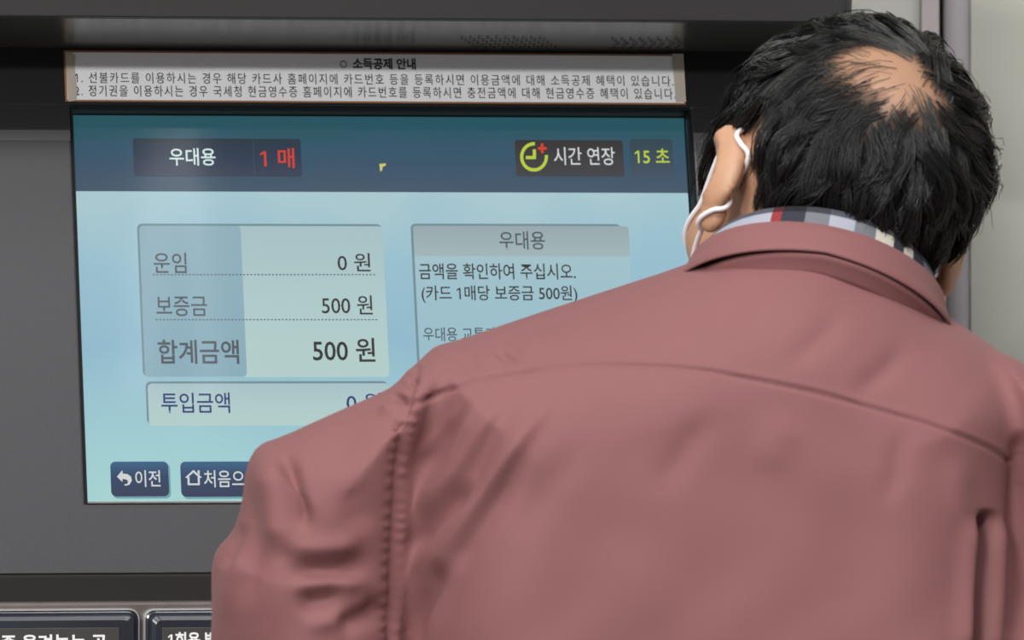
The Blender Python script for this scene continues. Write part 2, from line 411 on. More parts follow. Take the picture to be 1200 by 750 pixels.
# --- hood over the display: front face leaning out, glossy sloped underside
PH = 0.12
def HP(px, py, y):
    x, z = Ybox(px, py, y); return x, z
yF = KP(0, vT, 0).y - PH                      # local depth of the hood's lower front edge
hx1, zF = Ybox(1002, 26.5, yF)
hx0 = Ybox(-150, 26.5, yF)[0]
yB = KP(0, vT, 0).y + 0.004
zBk = KP(0, UV(450, 57.5)[1], 0).z
yBk = KP(0, UV(450, 57.5)[1], 0).y
prof = [(yBk + 0.002, zBk), (yF + 0.001, zF), (yF, zF + 0.001), (yF - 0.018, zF + 0.12), (yF - 0.012, zF + 0.128), (yBk + 0.14, zF + 0.135), (yBk + 0.14, zBk)]
bm = bmesh.new()
ra = 0.012
secs = [(hx0, 0), (hx1 - ra, 0)] + [(hx1 - ra + ra * math.sin(R(a)), ra * (1 - math.cos(R(a)))) for a in (18, 36, 54, 72, 90)]
rows = []
for x, ins in secs:
    rows.append([bm.verts.new((x, y + (ins if i in (1, 2, 3, 4) else 0), z - (ins * 0.3 if i in (4, 5) else 0))) for i, (y, z) in enumerate(prof)])
n = len(prof)
for a, b in zip(rows, rows[1:]):
    for i in range(n): bm.faces.new((a[i], a[(i + 1) % n], b[(i + 1) % n], b[i]))
bm.faces.new(rows[0]); bm.faces.new(list(reversed(rows[-1])))
from_bm('hood', bm, M['hood'], km)
M['under_gloss'] = mat('satin grey speaker panel', rgb(70, 68, 65), 0.24, spec=0.9)
# satin speaker panel closing the hood from below
bm = bmesh.new()
def under_pt(x, t, o): 
    p_ = Vector((0, yF + 0.005, zF)).lerp(Vector((0, yBk + 0.003, zBk)), t); return Vector((x, p_.y, p_.z - o))
c = [bm.verts.new(under_pt(x, t, o)) for x in (hx0 + 0.004, hx1 - 0.016) for t in (0.0, 1.0) for o in (-0.001, 0.0008)]
for q in ((0, 1, 3, 2), (4, 6, 7, 5), (0, 4, 5, 1), (2, 3, 7, 6), (0, 2, 6, 4), (1, 5, 7, 3)): bm.faces.new([c[i] for i in q])
from_bm('speaker_panel', bm, M['under_gloss'], km)
# speaker holes in the hood's underside
q0 = Vector((0, yF + 0.004, zF)); q1 = Vector((0, yBk + 0.002, zBk)); dq = (q1 - q0).normalized(); nq = Vector((0, dq.z, -dq.y))
if nq.z > 0: nq = -nq
def UP(px, py):
    d = ray(px, py); t = (q0 - CL).dot(nq) / d.dot(nq); return CL + d * t
bm = bmesh.new()
def hole(px, py):
    c = UP(px, py) + nq * 0.0014
    vs = [bm.verts.new(c + Vector((1, 0, 0)) * 0.0011 * math.cos(R(60 * k)) + dq * 0.0024 * math.sin(R(60 * k))) for k in range(6)]
    bm.faces.new(vs)
for r in range(5):
    for k in range(10):
        hole(541 + 10.2 * k + 4.4 * r, 42.6 + 2.9 * r)
for r in range(5):
    for k in range(8):
        x = 722 + 10.6 * k + (3.2 * r if r < 3 else 3.2 * (4 - r)) - 4
        if x < 799: hole(x, 44.0 + 2.7 * r)
from_bm('speaker_grille', bm, M['black'], km)

# --- body behind and below the face
bm = bmesh.new()
def face_z(py): return KP(0, UV(300, py)[1], 0)
f0 = KP(0, vB, 0)
zl = Ybox(120, 705.5, f0.y - 0.02)[1]
side = [(KP(0, vT, -0.031).y, KP(0, vT, -0.031).z), (KP(0, vB, -0.031).y, KP(0, vB, -0.031).z), (f0.y + 0.03, zl - 0.02), (f0.y + 0.03, 0.0), (f0.y + 0.5, 0.0), (f0.y + 0.5, zF + 0.1), (yBk + 0.139, zF + 0.1)]
a = [bm.verts.new((uL + 0.002, y, z)) for y, z in side]; b = [bm.verts.new((uR - 0.002, y, z)) for y, z in side]
for i in range(len(side)):
    j = (i + 1) % len(side); bm.faces.new((a[i], a[j], b[j], b[i]))
bm.faces.new(a); bm.faces.new(b)
from_bm('cabinet', bm, M['under'], km)
# undercut strip, its shade put into the dark colour, and console ledge
yC = f0.y - 0.022
bm = bmesh.new(); box_bm(bm, uL, uR, f0.y - 0.001, f0.y + 0.028, zl - 0.02, f0.z - 0.0005); bevelled(from_bm('undercut', bm, M['under'], km), 0.002)
bm = bmesh.new(); box_bm(bm, uL, uR, yC, f0.y + 0.03, 0.55, zl); bevelled(from_bm('console', bm, M['ledge'], km), 0.002)
bm = bmesh.new(); box_bm(bm, uL, uR, f0.y - 0.002, f0.y + 0.029, 0.002, 0.55); bevelled(from_bm('lower_door', bm, M['kiosk'], km), 0.003)
def console_panel(name, xa, xb, ya, lab_x, lab_y, txt, tx):
    x0, z1 = Ybox(xa, ya, yC - 0.012); x1 = Ybox(xb, ya, yC - 0.012)[0]; z0 = z1 - 0.085
    bm = bmesh.new()
    loops = []
    for ins, y in ((-0.0012, yC + 0.001), (-0.0012, yC - 0.004), (0.0, yC - 0.006), (0.0012, yC - 0.0065), (0.0034, yC - 0.0105), (0.0060, yC - 0.012)):
        loops.append([bm.verts.new((u, y, v)) for u, v in rrect(x0 + ins, x1 - ins, z0 + ins, z1 - ins, 0.006 - min(ins, 0.004) * 0.5)])
    for a, b in zip(loops, loops[1:]):
        for i in range(len(a)):
            j = (i + 1) % len(a); bm.faces.new((a[i], a[j], b[j], b[i]))
    bm.faces.new(loops[-1])
    pn = from_bm(name, bm, M['panelblack'], km)
    # thin metal outline
    bm = bmesh.new(); A = [(u, v) for u, v in rrect(x0 - 0.0016, x1 + 0.0016, z0 - 0.0016, z1 + 0.0016, 0.007)]; B = [(u, v) for u, v in rrect(x0 - 0.0004, x1 + 0.0004, z0 - 0.0004, z1 + 0.0004, 0.006)]
    va = [bm.verts.new((u, yC - 0.0055, v)) for u, v in A]; vb = [bm.verts.new((u, yC - 0.0070, v)) for u, v in B]; vc = [bm.verts.new((u, yC, v)) for u, v in A]
    for i in range(len(A)):
        j = (i + 1) % len(A); bm.faces.new((va[i], va[j], vb[j], vb[i])); bm.faces.new((vc[i], vc[j], va[j], va[i]))
    from_bm('panel_rim', bm, M['rim'], pn)
    u0, v1 = Ybox(lab_x[0], lab_y, yC - 0.0128); u1 = Ybox(lab_x[1], lab_y, yC - 0.0128)[0]
    bm = bmesh.new(); box_bm(bm, u0, u1, yC - 0.0128, yC - 0.011, v1 - 0.03, v1); bevelled(from_bm('label_plate', bm, M['plate'], pn), 0.0005)
    text('label_text', txt, *tx, M['white_ink'], pn, w=yC - 0.0131, bold=0.03, P=lambda px, py: Ybox(px, py, yC - 0.0131))
console_panel('document_panel', -125, 162.5, 718, (-90, 140), 737, '신분증 올려놓는 곳', (-37, 743.5, 125, 763))
console_panel('ticket_panel', 172.5, 420, 716.5, (190, 400), 735.5, '1회용 발매', (197, 740.5, 268, 759))

# --- taped paper notice above the display
nt_ = empty('notice_strip', 'long white paper notice strip taped above the blue screen', 'notice', MW @ KP(UV(440, 121)[0], UV(440, 121)[1], 0), YAW)
nt_.rotation_euler = (MW.to_3x3() @ Matrix(((1, 0, 0), (0, ct, st), (0, -st, ct)))).to_euler()
bpy.context.view_layer.update()
def reparent(o):
    # meshes are written in the machine frame: carry them into the notice's own frame
    o.data.transform(nt_.matrix_world.inverted() @ MW); o.parent = nt_
    return o
def nplate(name, tl, br, w0, w1, m):
    u0, v1 = UV(*tl, w1); u1, v0 = UV(*br, w1)
    o = prism(name, [(u0, v0), (u1, v0), (u1, v1), (u0, v1)], w0, w1, m, None); return reparent(o)
nplate('backing_card', (74.5, 59.0), (803.5, 122.6), 0.0006, 0.0014, M['backing'])
nplate('paper', (77, 61.2), (802.0, 120.6), 0.0014, 0.0018, M['paper'])
w = 0.0021
for nm, s, x0, y0, x1, y1, b in (('title_text', '소득공제 안내', 413.5, 68, 487, 81.5, 0.026), ('title_mark_text', '○', 398.5, 71, 406.5, 79.5, 0.0),
        ('notice_line_text', '1. 선불카드를 이용하시는 경우 해당 카드사 홈페이지에 카드번호 등을 등록하시면 이용금액에 대해 소득공제 혜택이 있습니다.', 88, 86.3, 789, 99.3, 0.0),
        ('notice_line_text', '2. 정기권을 이용하시는 경우 국세청 현금영수증 홈페이지에 카드번호를 등록하시면 충전금액에 대해 현금영수증 혜택이 있습니다.', 88, 101.3, 791.5, 114.5, 0.0)):
    reparent(text(nm, s, x0, y0, x1, y1, M['ink'], None, w=w, bold=b, gap=1.22 if '.' in s else 1.0))
def tape(pts):
    return reparent(prism('tape', [UV(x, y, 0.0025) for x, y in pts], 0.0022, 0.0025, M['tape'], None))
tape([(80, 119), (76.5, 62), (85, 61), (88.3, 66), (87.2, 80), (89, 96), (90.2, 110), (88.5, 118)])
tape([(792, 119.5), (787.5, 63), (801, 63), (804, 119.5)])

# ------------------------------------------------------------------ SDF tools for the person
def chaikin(p, n=2):
    p = np.asarray(p, float)
    for _ in range(n):
        q = np.roll(p, -1, 0); p = np.stack([0.75 * p + 0.25 * q, 0.25 * p + 0.75 * q], 1).reshape(-1, 2)
    return p
def sd_poly(P, poly):
    """signed distance, positive inside"""
    d = np.full(len(P), 1e9); ins = np.zeros(len(P), bool)
    for a, b in zip(poly, np.roll(poly, -1, 0)):
        e = b - a; w = P - a
        t = np.clip((w @ e) / (e @ e), 0, 1); q = w - t[:, None] * e
        d = np.minimum(d, (q * q).sum(1))
        c = (a[1] > P[:, 1]) != (b[1] > P[:, 1])
        with np.errstate(divide='ignore', invalid='ignore'):
            xi = a[0] + (P[:, 1] - a[1]) * e[0] / (e[1] if e[1] != 0 else 1e-12)
        ins ^= c & (P[:, 0] < xi)
    d = np.sqrt(d); return np.where(ins, d, -d)
def smin(a, b, k):
    h = np.clip(0.5 + 0.5 * (b - a) / k, 0, 1); return b + (a - b) * h - k * h * (1 - h)
def smax(a, b, k): return -smin(-a, -b, k)
def ell(p, c, r, rot=None):
    q = p - np.asarray(c)
    if rot is not None: q = q @ rot
    k0 = np.linalg.norm(q / np.asarray(r), axis=1); k1 = np.linalg.norm(q / (np.asarray(r) ** 2), axis=1)
    return k0 * (k0 - 1) / np.maximum(k1, 1e-9)
def cone(p, a, b, ra, rb):
    a = np.asarray(a, float); b = np.asarray(b, float); e = b - a; w = p - a
    t = np.clip((w @ e) / (e @ e), 0, 1)
    return np.linalg.norm(w - t[:, None] * e, axis=1) - (ra + (rb - ra) * t)
def grid_eval(fn, lo, hi, h, pad=0.05):
    """sample fn on a grid, exactly only near its surface"""
    lo = np.asarray(lo, float); n = np.ceil((np.asarray(hi) - lo) / h).astype(int) + 1
    B = 8; nb = (n + B - 1) // B
    cc = np.stack(np.meshgrid(*[np.arange(k) for k in nb], indexing='ij'), -1).reshape(-1, 3)
    f = fn(lo + (cc * B + B / 2) * h)
    phi = np.full(tuple(nb * B), 1.0, np.float32)
    act = np.abs(f) < h * B * 1.35 + 0.012
    blk = phi.reshape(nb[0], B, nb[1], B, nb[2], B).transpose(0, 2, 4, 1, 3, 5).copy().reshape(-1, B, B, B)
    blk[:] = np.where(f < 0, -1.0, 1.0)[:, None, None, None]
    loc = np.stack(np.meshgrid(*[np.arange(B)] * 3, indexing='ij'), -1).reshape(-1, 3)
    ids = np.where(act)[0]
    for s in range(0, len(ids), 1500):
        i = ids[s:s + 1500]
        p = lo + (cc[i][:, None, :] * B + loc[None]) * h
        blk[i] = fn(p.reshape(-1, 3)).reshape(-1, B, B, B)
    phi = blk.reshape(nb[0], nb[1], nb[2], B, B, B).transpose(0, 3, 1, 4, 2, 5).reshape(tuple(nb * B))
    return phi, lo
def nets(phi, lo, h):
    s = phi < 0
    c = np.zeros(tuple(np.array(s.shape) - 1), np.int8)
    sl = [slice(0, -1), slice(1, None)]
    for i in (0, 1):
        for j in (0, 1):
            for k in (0, 1): c += s[sl[i], sl[j], sl[k]]
    cells = np.argwhere((c > 0) & (c < 8))
    idx = np.full(c.shape, -1, np.int32); idx[tuple(cells.T)] = np.arange(len(cells))
    acc = np.zeros((len(cells), 3)); cnt = np.zeros(len(cells))
    off = [np.array(o) for o in np.ndindex(2, 2, 2)]
    for a in off:
        for ax in range(3):
            if a[ax]: continue
            b = a.copy(); b[ax] = 1
            va = phi[tuple((cells + a).T)]; vb = phi[tuple((cells + b).T)]
            m = (va < 0) != (vb < 0)
            t = va[m] / (va[m] - vb[m]); pt = np.repeat(a[None].astype(float), m.sum(), 0); pt[:, ax] = t
            acc[m] += pt; cnt[m] += 1
    V = lo + (cells + acc / cnt[:, None]) * h
    Q = []
    for ax in range(3):
        u, v = (ax + 1) % 3, (ax + 2) % 3
        A = [slice(None)] * 3; Bs = [slice(None)] * 3; A[ax] = slice(0, -1); Bs[ax] = slice(1, None)
        e = np.argwhere(s[tuple(A)] != s[tuple(Bs)])
        e = e[(e[:, u] > 0) & (e[:, v] > 0) & (e[:, u] < c.shape[u]) & (e[:, v] < c.shape[v])]
        if not len(e): continue
        du = np.eye(3, dtype=int)[u]; dv = np.eye(3, dtype=int)[v]
        q = np.stack([idx[tuple((e - du - dv).T)], idx[tuple((e - dv).T)], idx[tuple(e.T)], idx[tuple((e - du).T)]], 1)
        flip = ~s[tuple(e.T)]
        q[flip] = q[flip][:, ::-1]
        Q.append(q)
    return V, np.concatenate(Q)
def smooth_project(V, Fq, fn, it=2):
    for _ in range(it):
        g = grad(fn, V); V = V - np.clip(fn(V), -0.003, 0.003)[:, None] * g
    return V
def grad(fn, p, e=0.0006):
    g = np.stack([fn(p + np.eye(3)[i] * e) - fn(p - np.eye(3)[i] * e) for i in range(3)], 1)
    return g / np.maximum(np.linalg.norm(g, axis=1, keepdims=True), 1e-9)
def subsurf(name, V, Q, lev=1):
    o = from_np(name, V, Q); md = o.modifiers.new('s', 'SUBSURF'); md.levels = md.render_levels = lev
    bpy.context.view_layer.update(); dg = bpy.context.evaluated_depsgraph_get()
    me = bpy.data.meshes.new_from_object(o.evaluated_get(dg), depsgraph=dg)
    old = o.data; o.modifiers.clear(); o.data = me; bpy.data.meshes.remove(old); me.name = name
    return o
def get_np(me):
    v = np.empty(len(me.vertices) * 3, np.float32); me.vertices.foreach_get('co', v)
    n = np.empty(len(me.vertices) * 3, np.float32); me.vertices.foreach_get('normal', n)
    return v.reshape(-1, 3).astype(float), n.reshape(-1, 3).astype(float)

person = empty('person', 'man seen from behind in a dusty red jacket leaning at the ticket machine', 'person', (0.11, -0.5, 0.0))
def own(o, parent=None):
    """meshes of the person are written in world space: move them under the person"""
    if parent is None:
        o.data.transform(Matrix.Translation(-person.location)); o.parent = person
    else:
        o.data.transform(Matrix.Translation(-person.location)); o.parent = parent
    return o
YP = -0.45
def XZ(poly, y=YP):
    return np.array([[at(a, b, y).x, at(a, b, y).z] for a, b in poly])
def w3(px, py, y): return np.array(at(px, py, y))

# ---- pose
HC = w3(974, 258, -0.357)
def rx(a): c, s = math.cos(a), math.sin(a); return np.array([[1, 0, 0], [0, c, -s], [0, s, c]])
def ry(a): c, s = math.cos(a), math.sin(a); return np.array([[c, 0, s], [0, 1, 0], [-s, 0, c]])
def rzm(a): c, s = math.cos(a), math.sin(a); return np.array([[c, -s, 0], [s, c, 0], [0, 0, 1]])
HR = ry(R(21)) @ rzm(R(16)) @ rx(R(-20))
toL = lambda p: (p - HC) @ HR
toW = lambda p: p @ HR.T + HC
NECK = w3(960, 352, -0.362)

def head_core(q):
    d = ell(q, (0, -0.002, 0.040), (0.0745, 0.094, 0.086))
    d = smin(d, ell(q, (0, -0.045, 0.028), (0.062, 0.052, 0.062)), 0.03)
    d = smin(d, ell(q, (0, 0.046, -0.022), (0.062, 0.050, 0.075)), 0.035)
    d = smin(d, ell(q, (0, 0.062, -0.085), (0.036, 0.034, 0.030)), 0.04)
    return d
def head_full(q):
    d = head_core(q)
    a = np.abs(q[:, 0]); m = np.stack([a, q[:, 1], q[:, 2]], 1)
    d = smin(d, ell(m, (0.050, 0.062, -0.018), (0.018, 0.022, 0.018)), 0.02)          # cheekbone
    d = smin(d, ell(m, (0.028, 0.088, 0.026), (0.028, 0.012, 0.009)), 0.012)          # brow
    d = smax(d, -ell(m, (0.031, 0.104, 0.004), (0.017, 0.016, 0.011)), 0.012)         # eye socket
    d = smin(d, ell(m, (0.031, 0.086, 0.004), (0.0125, 0.0125, 0.0125)), 0.003)       # eyeball with lids
    d = smin(d, cone(q, (0, 0.096, 0.012), (0, 0.116, -0.026), 0.006, 0.011), 0.012)  # nose
    d = smin(d, ell(m, (0.012, 0.106, -0.030), (0.008, 0.010, 0.007)), 0.006)         # nostril wing
    d = smin(d, ell(q, (0, 0.095, -0.056), (0.022, 0.009, 0.0055)), 0.005)            # upper lip
    d = smin(d, ell(q, (0, 0.094, -0.067), (0.019, 0.009, 0.006)), 0.005)             # lower lip
    # ears: shell leaning back and out, hollow front, thick rim, lobe
    er = rzm(R(-28)) @ rx(R(-8))
    e = ell(m, (0.0835, -0.010, 0.004), (0.0070, 0.0170, 0.0285), er)
    e = smin(e, ell(m, (0.0785, -0.002, -0.026), (0.0065, 0.0100, 0.0130), er), 0.008)
    e = smax(e, -ell(m, (0.0935, 0.000, 0.004), (0.0085, 0.0120, 0.0200), er), 0.004)
    return smin(d, e, 0.007)

# left and right arm joints
ARMS = [dict(s=w3(520, 470, -0.44), e=w3(372, 800, -0.45), w=w3(470, 850, -0.265), t=w3(500, 852, -0.135), side=-1),
        dict(s=w3(1165, 480, -0.42), e=w3(1255, 830, -0.45), w=w3(1050, 850, -0.285), t=w3(985, 852, -0.155), side=1)]
HIPS = [w3(740, 1180, -0.468), w3(895, 1180, -0.468)]
KNEE = [np.array([0.015, -0.435, 0.50]), np.array([0.205, -0.435, 0.50])]
ANK = [np.array([0.00, -0.49, 0.09]), np.array([0.215, -0.49, 0.09])]
CH = w3(850, 600, -0.43); PEL = w3(818, 1150, -0.468)
TORSO = chaikin([(492, 424), (506, 406), (540, 398), (600, 377), (700, 344), (815, 307), (870, 280), (950, 270), (1030, 300), (1100, 360), (1150, 392), (1200, 428), (1226, 490), (1216, 580), (1214, 700), (1225, 900), (1225, 1200), (1225, 1420), (520, 1420), (505, 1200), (480, 900), (462, 700), (464, 560), (476, 470)], 2)
SLEEVE = chaikin([(530, 424), (484, 430), (462, 452), (440, 463), (380, 489), (330, 512), (303, 520), (288, 546), (284, 590), (274, 622), (254, 642), (248, 662), (248, 700), (256, 760), (285, 850), (345, 900), (420, 905), (470, 850), (486, 700), (500, 560), (525, 480)], 1)
SLEEVER = chaikin([(1170, 418), (1215, 432), (1270, 490), (1300, 600), (1312, 760), (1300, 880), (1240, 905), (1195, 850), (1190, 620), (1170, 500)], 2)
TZ, LZ, RZ = XZ(TORSO), XZ(SLEEVE), XZ(SLEEVER)
def inflate(d, y, yc, Rr, Hh):
    q = np.sqrt((np.maximum(Rr - np.minimum(d, Rr), 0) / Rr) ** 2 + ((y - yc) / Hh) ** 2)
    return (q - 1) * min(Rr, Hh)
class Field:
    """2D polygon distance cached on a fine raster"""
    def __init__(s, poly):
        s.lo = poly.min(0) - 0.12; s.h = 0.002; s.n = np.ceil((poly.max(0) + 0.12 - s.lo) / s.h).astype(int) + 2
        g = np.stack(np.meshgrid(np.arange(s.n[0]), np.arange(s.n[1]), indexing='ij'), -1).reshape(-1, 2)
        s.d = sd_poly(s.lo + g * s.h, poly).reshape(s.n)
    def __call__(s, xz):
        f = (xz - s.lo) / s.h; f = np.clip(f, 0, s.n - 1.001); i = f.astype(int); t = f - i
        d = s.d; a = d[i[:, 0], i[:, 1]]; b = d[i[:, 0] + 1, i[:, 1]]; c = d[i[:, 0], i[:, 1] + 1]; e = d[i[:, 0] + 1, i[:, 1] + 1]
        return (a * (1 - t[:, 0]) + b * t[:, 0]) * (1 - t[:, 1]) + (c * (1 - t[:, 0]) + e * t[:, 0]) * t[:, 1]
FT, FL, FR = Field(TZ), Field(LZ), Field(RZ)
def torso_y(x, z): return YP + 0.024 + np.clip(z - 1.2, -0.4, 0.25) * 0.14 + (x - 0.12) * 0.05
def jacket_fn(p):
    xz = p[:, [0, 2]]; y = p[:, 1]
    d = inflate(FT(xz), y, torso_y(p[:, 0], p[:, 2]), 0.095, 0.135)
    a = inflate(FL(xz), y, -0.452, 0.060, 0.078)
    d = smin(d, a, 0.016)
    b = inflate(FR(xz), y, -0.440, 0.060, 0.075)
    d = smin(d, b, 0.016)
    for A in ARMS:
        e = A['e']; wv = A['w'] + (A['t'] - A['w']) * -0.02
        c = cone(p, e, wv, 0.060, 0.046)
        ax = (wv - e) / np.linalg.norm(wv - e)
        c = smax(c, (p - wv) @ ax, 0.004)
        d = smin(d, c, 0.03)
    return smax(d, 0.83 - p[:, 2], 0.01)
def hand(p, w, t, side):
    d = t - w; L = np.linalg.norm(d); f = d / L
    lat = np.cross(f, [0, 0, 1.0]); lat /= np.linalg.norm(lat); up = np.cross(lat, f)
    Rm = np.stack([lat, f, up], 1)
    c = w + f * 0.052
    r = ell(p, c, (0.040, 0.052, 0.015), Rm)
    for i, (o, ln) in enumerate(((-0.029, 0.066), (-0.010, 0.075), (0.010, 0.071), (0.028, 0.056))):
        b = c + lat * o * (1 if side < 0 else 1) + f * 0.036
        k1 = b + f * ln * 0.5 + up * 0.003; k2 = k1 + f * ln * 0.30 - up * 0.012; k3 = k2 + f * ln * 0.14 - up * 0.016
        r = smin(r, cone(p, b, k1, 0.0092, 0.0085), 0.008)
        r = smin(r, smin(cone(p, k1, k2, 0.0085, 0.0078), cone(p, k2, k3, 0.0078, 0.0068), 0.002), 0.002)
    s = 1 if side < 0 else -1
    b = c - f * 0.026 + lat * s * 0.030; k1 = b + f * 0.030 + lat * s * 0.020 - up * 0.008; k2 = k1 + f * 0.030 + lat * s * 0.002 - up * 0.006
    r = smin(r, smin(cone(p, b, k1, 0.0125, 0.0100), cone(p, k1, k2, 0.0100, 0.0080), 0.003), 0.010)
    return r
def trouser_fn(p):
    d = ell(p, PEL + np.array([0, 0, -0.02]), (0.158, 0.108, 0.14))
    for h_, k_, a_ in zip(HIPS, KNEE, ANK):
        d = smin(d, cone(p, h_, k_, 0.096, 0.074), 0.03); d = smin(d, cone(p, k_, a_, 0.074, 0.062), 0.02)
    return smax(d, np.maximum(0.075 - p[:, 2], p[:, 2] - 0.99), 0.006)
def body_fn(p):
    d = head_full(toL(p))
    nb = toW(np.array([[0, -0.010, -0.035]]))[0]
    d = smin(d, cone(p, nb, NECK, 0.052, 0.055), 0.02)
    t = cone(p, CH, PEL, 0.115, 0.11)
    t = smin(t, cone(p, w3(610, 480, -0.42), w3(1080, 490, -0.40), 0.06, 0.06), 0.06)
    for A in ARMS:
        t = smin(t, cone(p, A['s'], A['e'], 0.046, 0.036), 0.03)
    t = np.maximum(t, jacket_fn(p) + 0.017)
    d = smin(d, t, 0.02)
    for A in ARMS:
        d = smin(d, cone(p, A['e'], A['w'], 0.036, 0.026), 0.01)
        d = smin(d, hand(p, A['w'], A['t'], A['side']), 0.012)
    for h, k, a in zip(HIPS, KNEE, ANK):
        g = smin(cone(p, h, k, 0.078, 0.050), cone(p, k, a, 0.050, 0.034), 0.01)
        d = smin(d, np.maximum(g, np.where(p[:, 2] > 0.10, trouser_fn(p) + 0.012, -1.0)), 0.01)
        d = smin(d, cone(p, a, a + np.array([0, 0.10, -0.055]), 0.034, 0.022), 0.02)
    return d

# ---- skin
m, nt, b = nodes('skin')
b.inputs['Roughness'].default_value = 0.5; b.inputs['Subsurface Weight'].default_value = 0.12; b.inputs['Subsurface Radius'].default_value = (0.012, 0.005, 0.003); b.inputs['Subsurface Scale'].default_value = 0.5
at_ = nt.nodes.new('ShaderNodeAttribute'); at_.attribute_name = 'hair_roots'
n1 = nt.nodes.new('ShaderNodeTexNoise'); n1.inputs['Scale'].default_value = 60; n1.inputs['Detail'].default_value = 5
tc = nt.nodes.new('ShaderNodeTexCoord'); nt.links.new(tc.outputs['Object'], n1.inputs['Vector'])
mx0 = nt.nodes.new('ShaderNodeMix'); mx0.data_type = 'RGBA'; mx0.inputs[6].default_value = rgb(172, 128, 99); mx0.inputs[7].default_value = rgb(190, 147, 117)
nt.links.new(n1.outputs['Fac'], mx0.inputs[0])
mx = nt.nodes.new('ShaderNodeMix'); mx.data_type = 'RGBA'; mx.inputs[7].default_value = rgb(24, 22, 22)
nt.links.new(at_.outputs['Fac'], mx.inputs[0]); nt.links.new(mx0.outputs[2], mx.inputs[6]); nt.links.new(mx.outputs[2], b.inputs['Base Color'])
M['skin'] = m

def sstep(a, b, x):
    t = np.clip((x - a) / (b - a), 0, 1); return t * t * (3 - 2 * t)
def hit(px, py):
    """point of the scalp (head frame) seen at a frame position"""
    d = np.array([(px - 600) / F, 1.0, (375 - py) / F]); d /= np.linalg.norm(d); o = np.array(CAM); t = 4.8
    for _ in range(60): t += 0.8 * head_core(toL((o + d * t)[None]))[0]
    return toL((o + d * t)[None])[0]
BALD = hit(1040, 84)
BAX = hit(1090, 118) - hit(985, 62); BAX /= np.linalg.norm(BAX)
def bald(q):
    e = q - BALD; a = e @ BAX; b_ = np.linalg.norm(e - a[:, None] * BAX, axis=1)
    r = np.sqrt((a / 0.052) ** 2 + (b_ / 0.034) ** 2)
    return 1 - sstep(0.40, 1.30, r)
def hair_mask(q):
    """hair density over the scalp (head frame)"""
    y, z = q[:, 1], q[:, 2]
    zmin = np.interp(y, [-0.12, -0.068, -0.052, -0.042, -0.034, 0.020, 0.026, 0.042, 0.052, 0.075, 0.095], [-0.031, -0.029, -0.018, -0.002, 0.028, 0.030, 0.004, 0.004, 0.040, 0.074, 0.105])
    zmin = zmin + 0.007 * sstep(0.02, -0.05, q[:, 0]) * (y < -0.03)
    return sstep(-0.008, 0.008, z - zmin)

h = 0.0032
phi, lo = grid_eval(body_fn, (-0.26, -0.66, 0.0), (0.42, 0.01, 1.62), h)
V, Q = nets(phi, lo, h); V = smooth_project(V, Q, body_fn)
body = from_np('body', V, Q, M['skin'])
q = toL(V); hm = hair_mask(q) * (1 - 0.72 * bald(q)) * (np.linalg.norm(q, axis=1) < 0.17) * (np.abs(q[:, 0]) < 0.0785)
att = body.data.attributes.new('hair_roots', 'FLOAT', 'POINT'); att.data.foreach_set('value', (hm * 0.95).astype(np.float32))
own(body)

# ---- hair strands
m, nt, b = nodes('black hair')
b.inputs['Base Color'].default_value = rgb(15, 13, 13); b.inputs['Roughness'].default_value = 0.32; b.inputs['Specular IOR Level'].default_value = 0.6
M['hair'] = m
def on_scalp(dirs):
    c = np.array([0, -0.002, 0.03]); t0 = np.full(len(dirs), 0.02); t1 = np.full(len(dirs), 0.2)
    for _ in range(22):
        tm = (t0 + t1) / 2; f = head_core(c + dirs * tm[:, None]); t0 = np.where(f < 0, tm, t0); t1 = np.where(f < 0, t1, tm)
    return c + dirs * t0[:, None]
WH = hit(1078, 118)
DOWN = np.array([0, 0, -1.0]) @ HR
def roots(n):
    d = rng.normal(size=(n, 3)); d /= np.linalg.norm(d, axis=1, keepdims=True)
    p = on_scalp(d); dens = hair_mask(p) * (1 - 0.84 * bald(p))
    return p[rng.random(n) < dens]
def flow(p, n, wob):
    a = p - WH; a -= (a * n).sum(1, keepdims=True) * n; a /= np.maximum(np.linalg.norm(a, axis=1, keepdims=True), 1e-6)
    g = np.repeat(DOWN[None], len(p), 0); g = g - (g * n).sum(1, keepdims=True) * n
    sw = np.cross(n, a)
    fr = np.array([-0.2, 0.8, 0.0]); fr = fr - (n @ fr)[:, None] * n
    side = sstep(0.0, 0.06, p[:, 1])[:, None]
    d = a * 0.9 + g * (0.45 + 0.2 * sstep(0.02, -0.06, p[:, 2]))[:, None] + sw * (0.30 + wob)[:, None] * 1.0 + fr * 0.25 * side
    return d / np.maximum(np.linalg.norm(d, axis=1, keepdims=True), 1e-6)
K = 9
gp = roots(1300); NG = len(gp)
gl = 0.046 + 0.030 * rng.random(NG); gl *= np.where(gp[:, 2] < -0.005, 0.42, 1.0) * np.where(gp[:, 2] < 0.03, 0.75, 1.0)
ph = rng.random(NG) * 6.28; am = 0.45 + 0.55 * rng.random(NG); lift = 0.004 + 0.008 * rng.random(NG); lift *= np.where(gp[:, 2] < 0.0, 0.5, 1.0) * (1 - 0.45 * bald(gp))
path = [gp.copy()]
p = gp.copy()
for k in range(1, K):
    n = grad(head_core, p); t = k / (K - 1)
    d = flow(p, n, 1.15 * am * np.sin(ph + t * 4.6))
    p = p + d * (gl / (K - 1))[:, None]
    tgt = 0.0008 + lift * np.sin(min(t * 1.25, 1.0) * 1.5708) * (1.0 if t < 0.6 else 1 - 0.55 * (t - 0.6))
    f = head_core(p); p = p + grad(head_core, p) * (tgt - f)[:, None]
    path.append(p.copy())
GP = np.stack(path, 1)
sp_ = roots(60000); NS = len(sp_)
own_g = np.empty(NS, int)
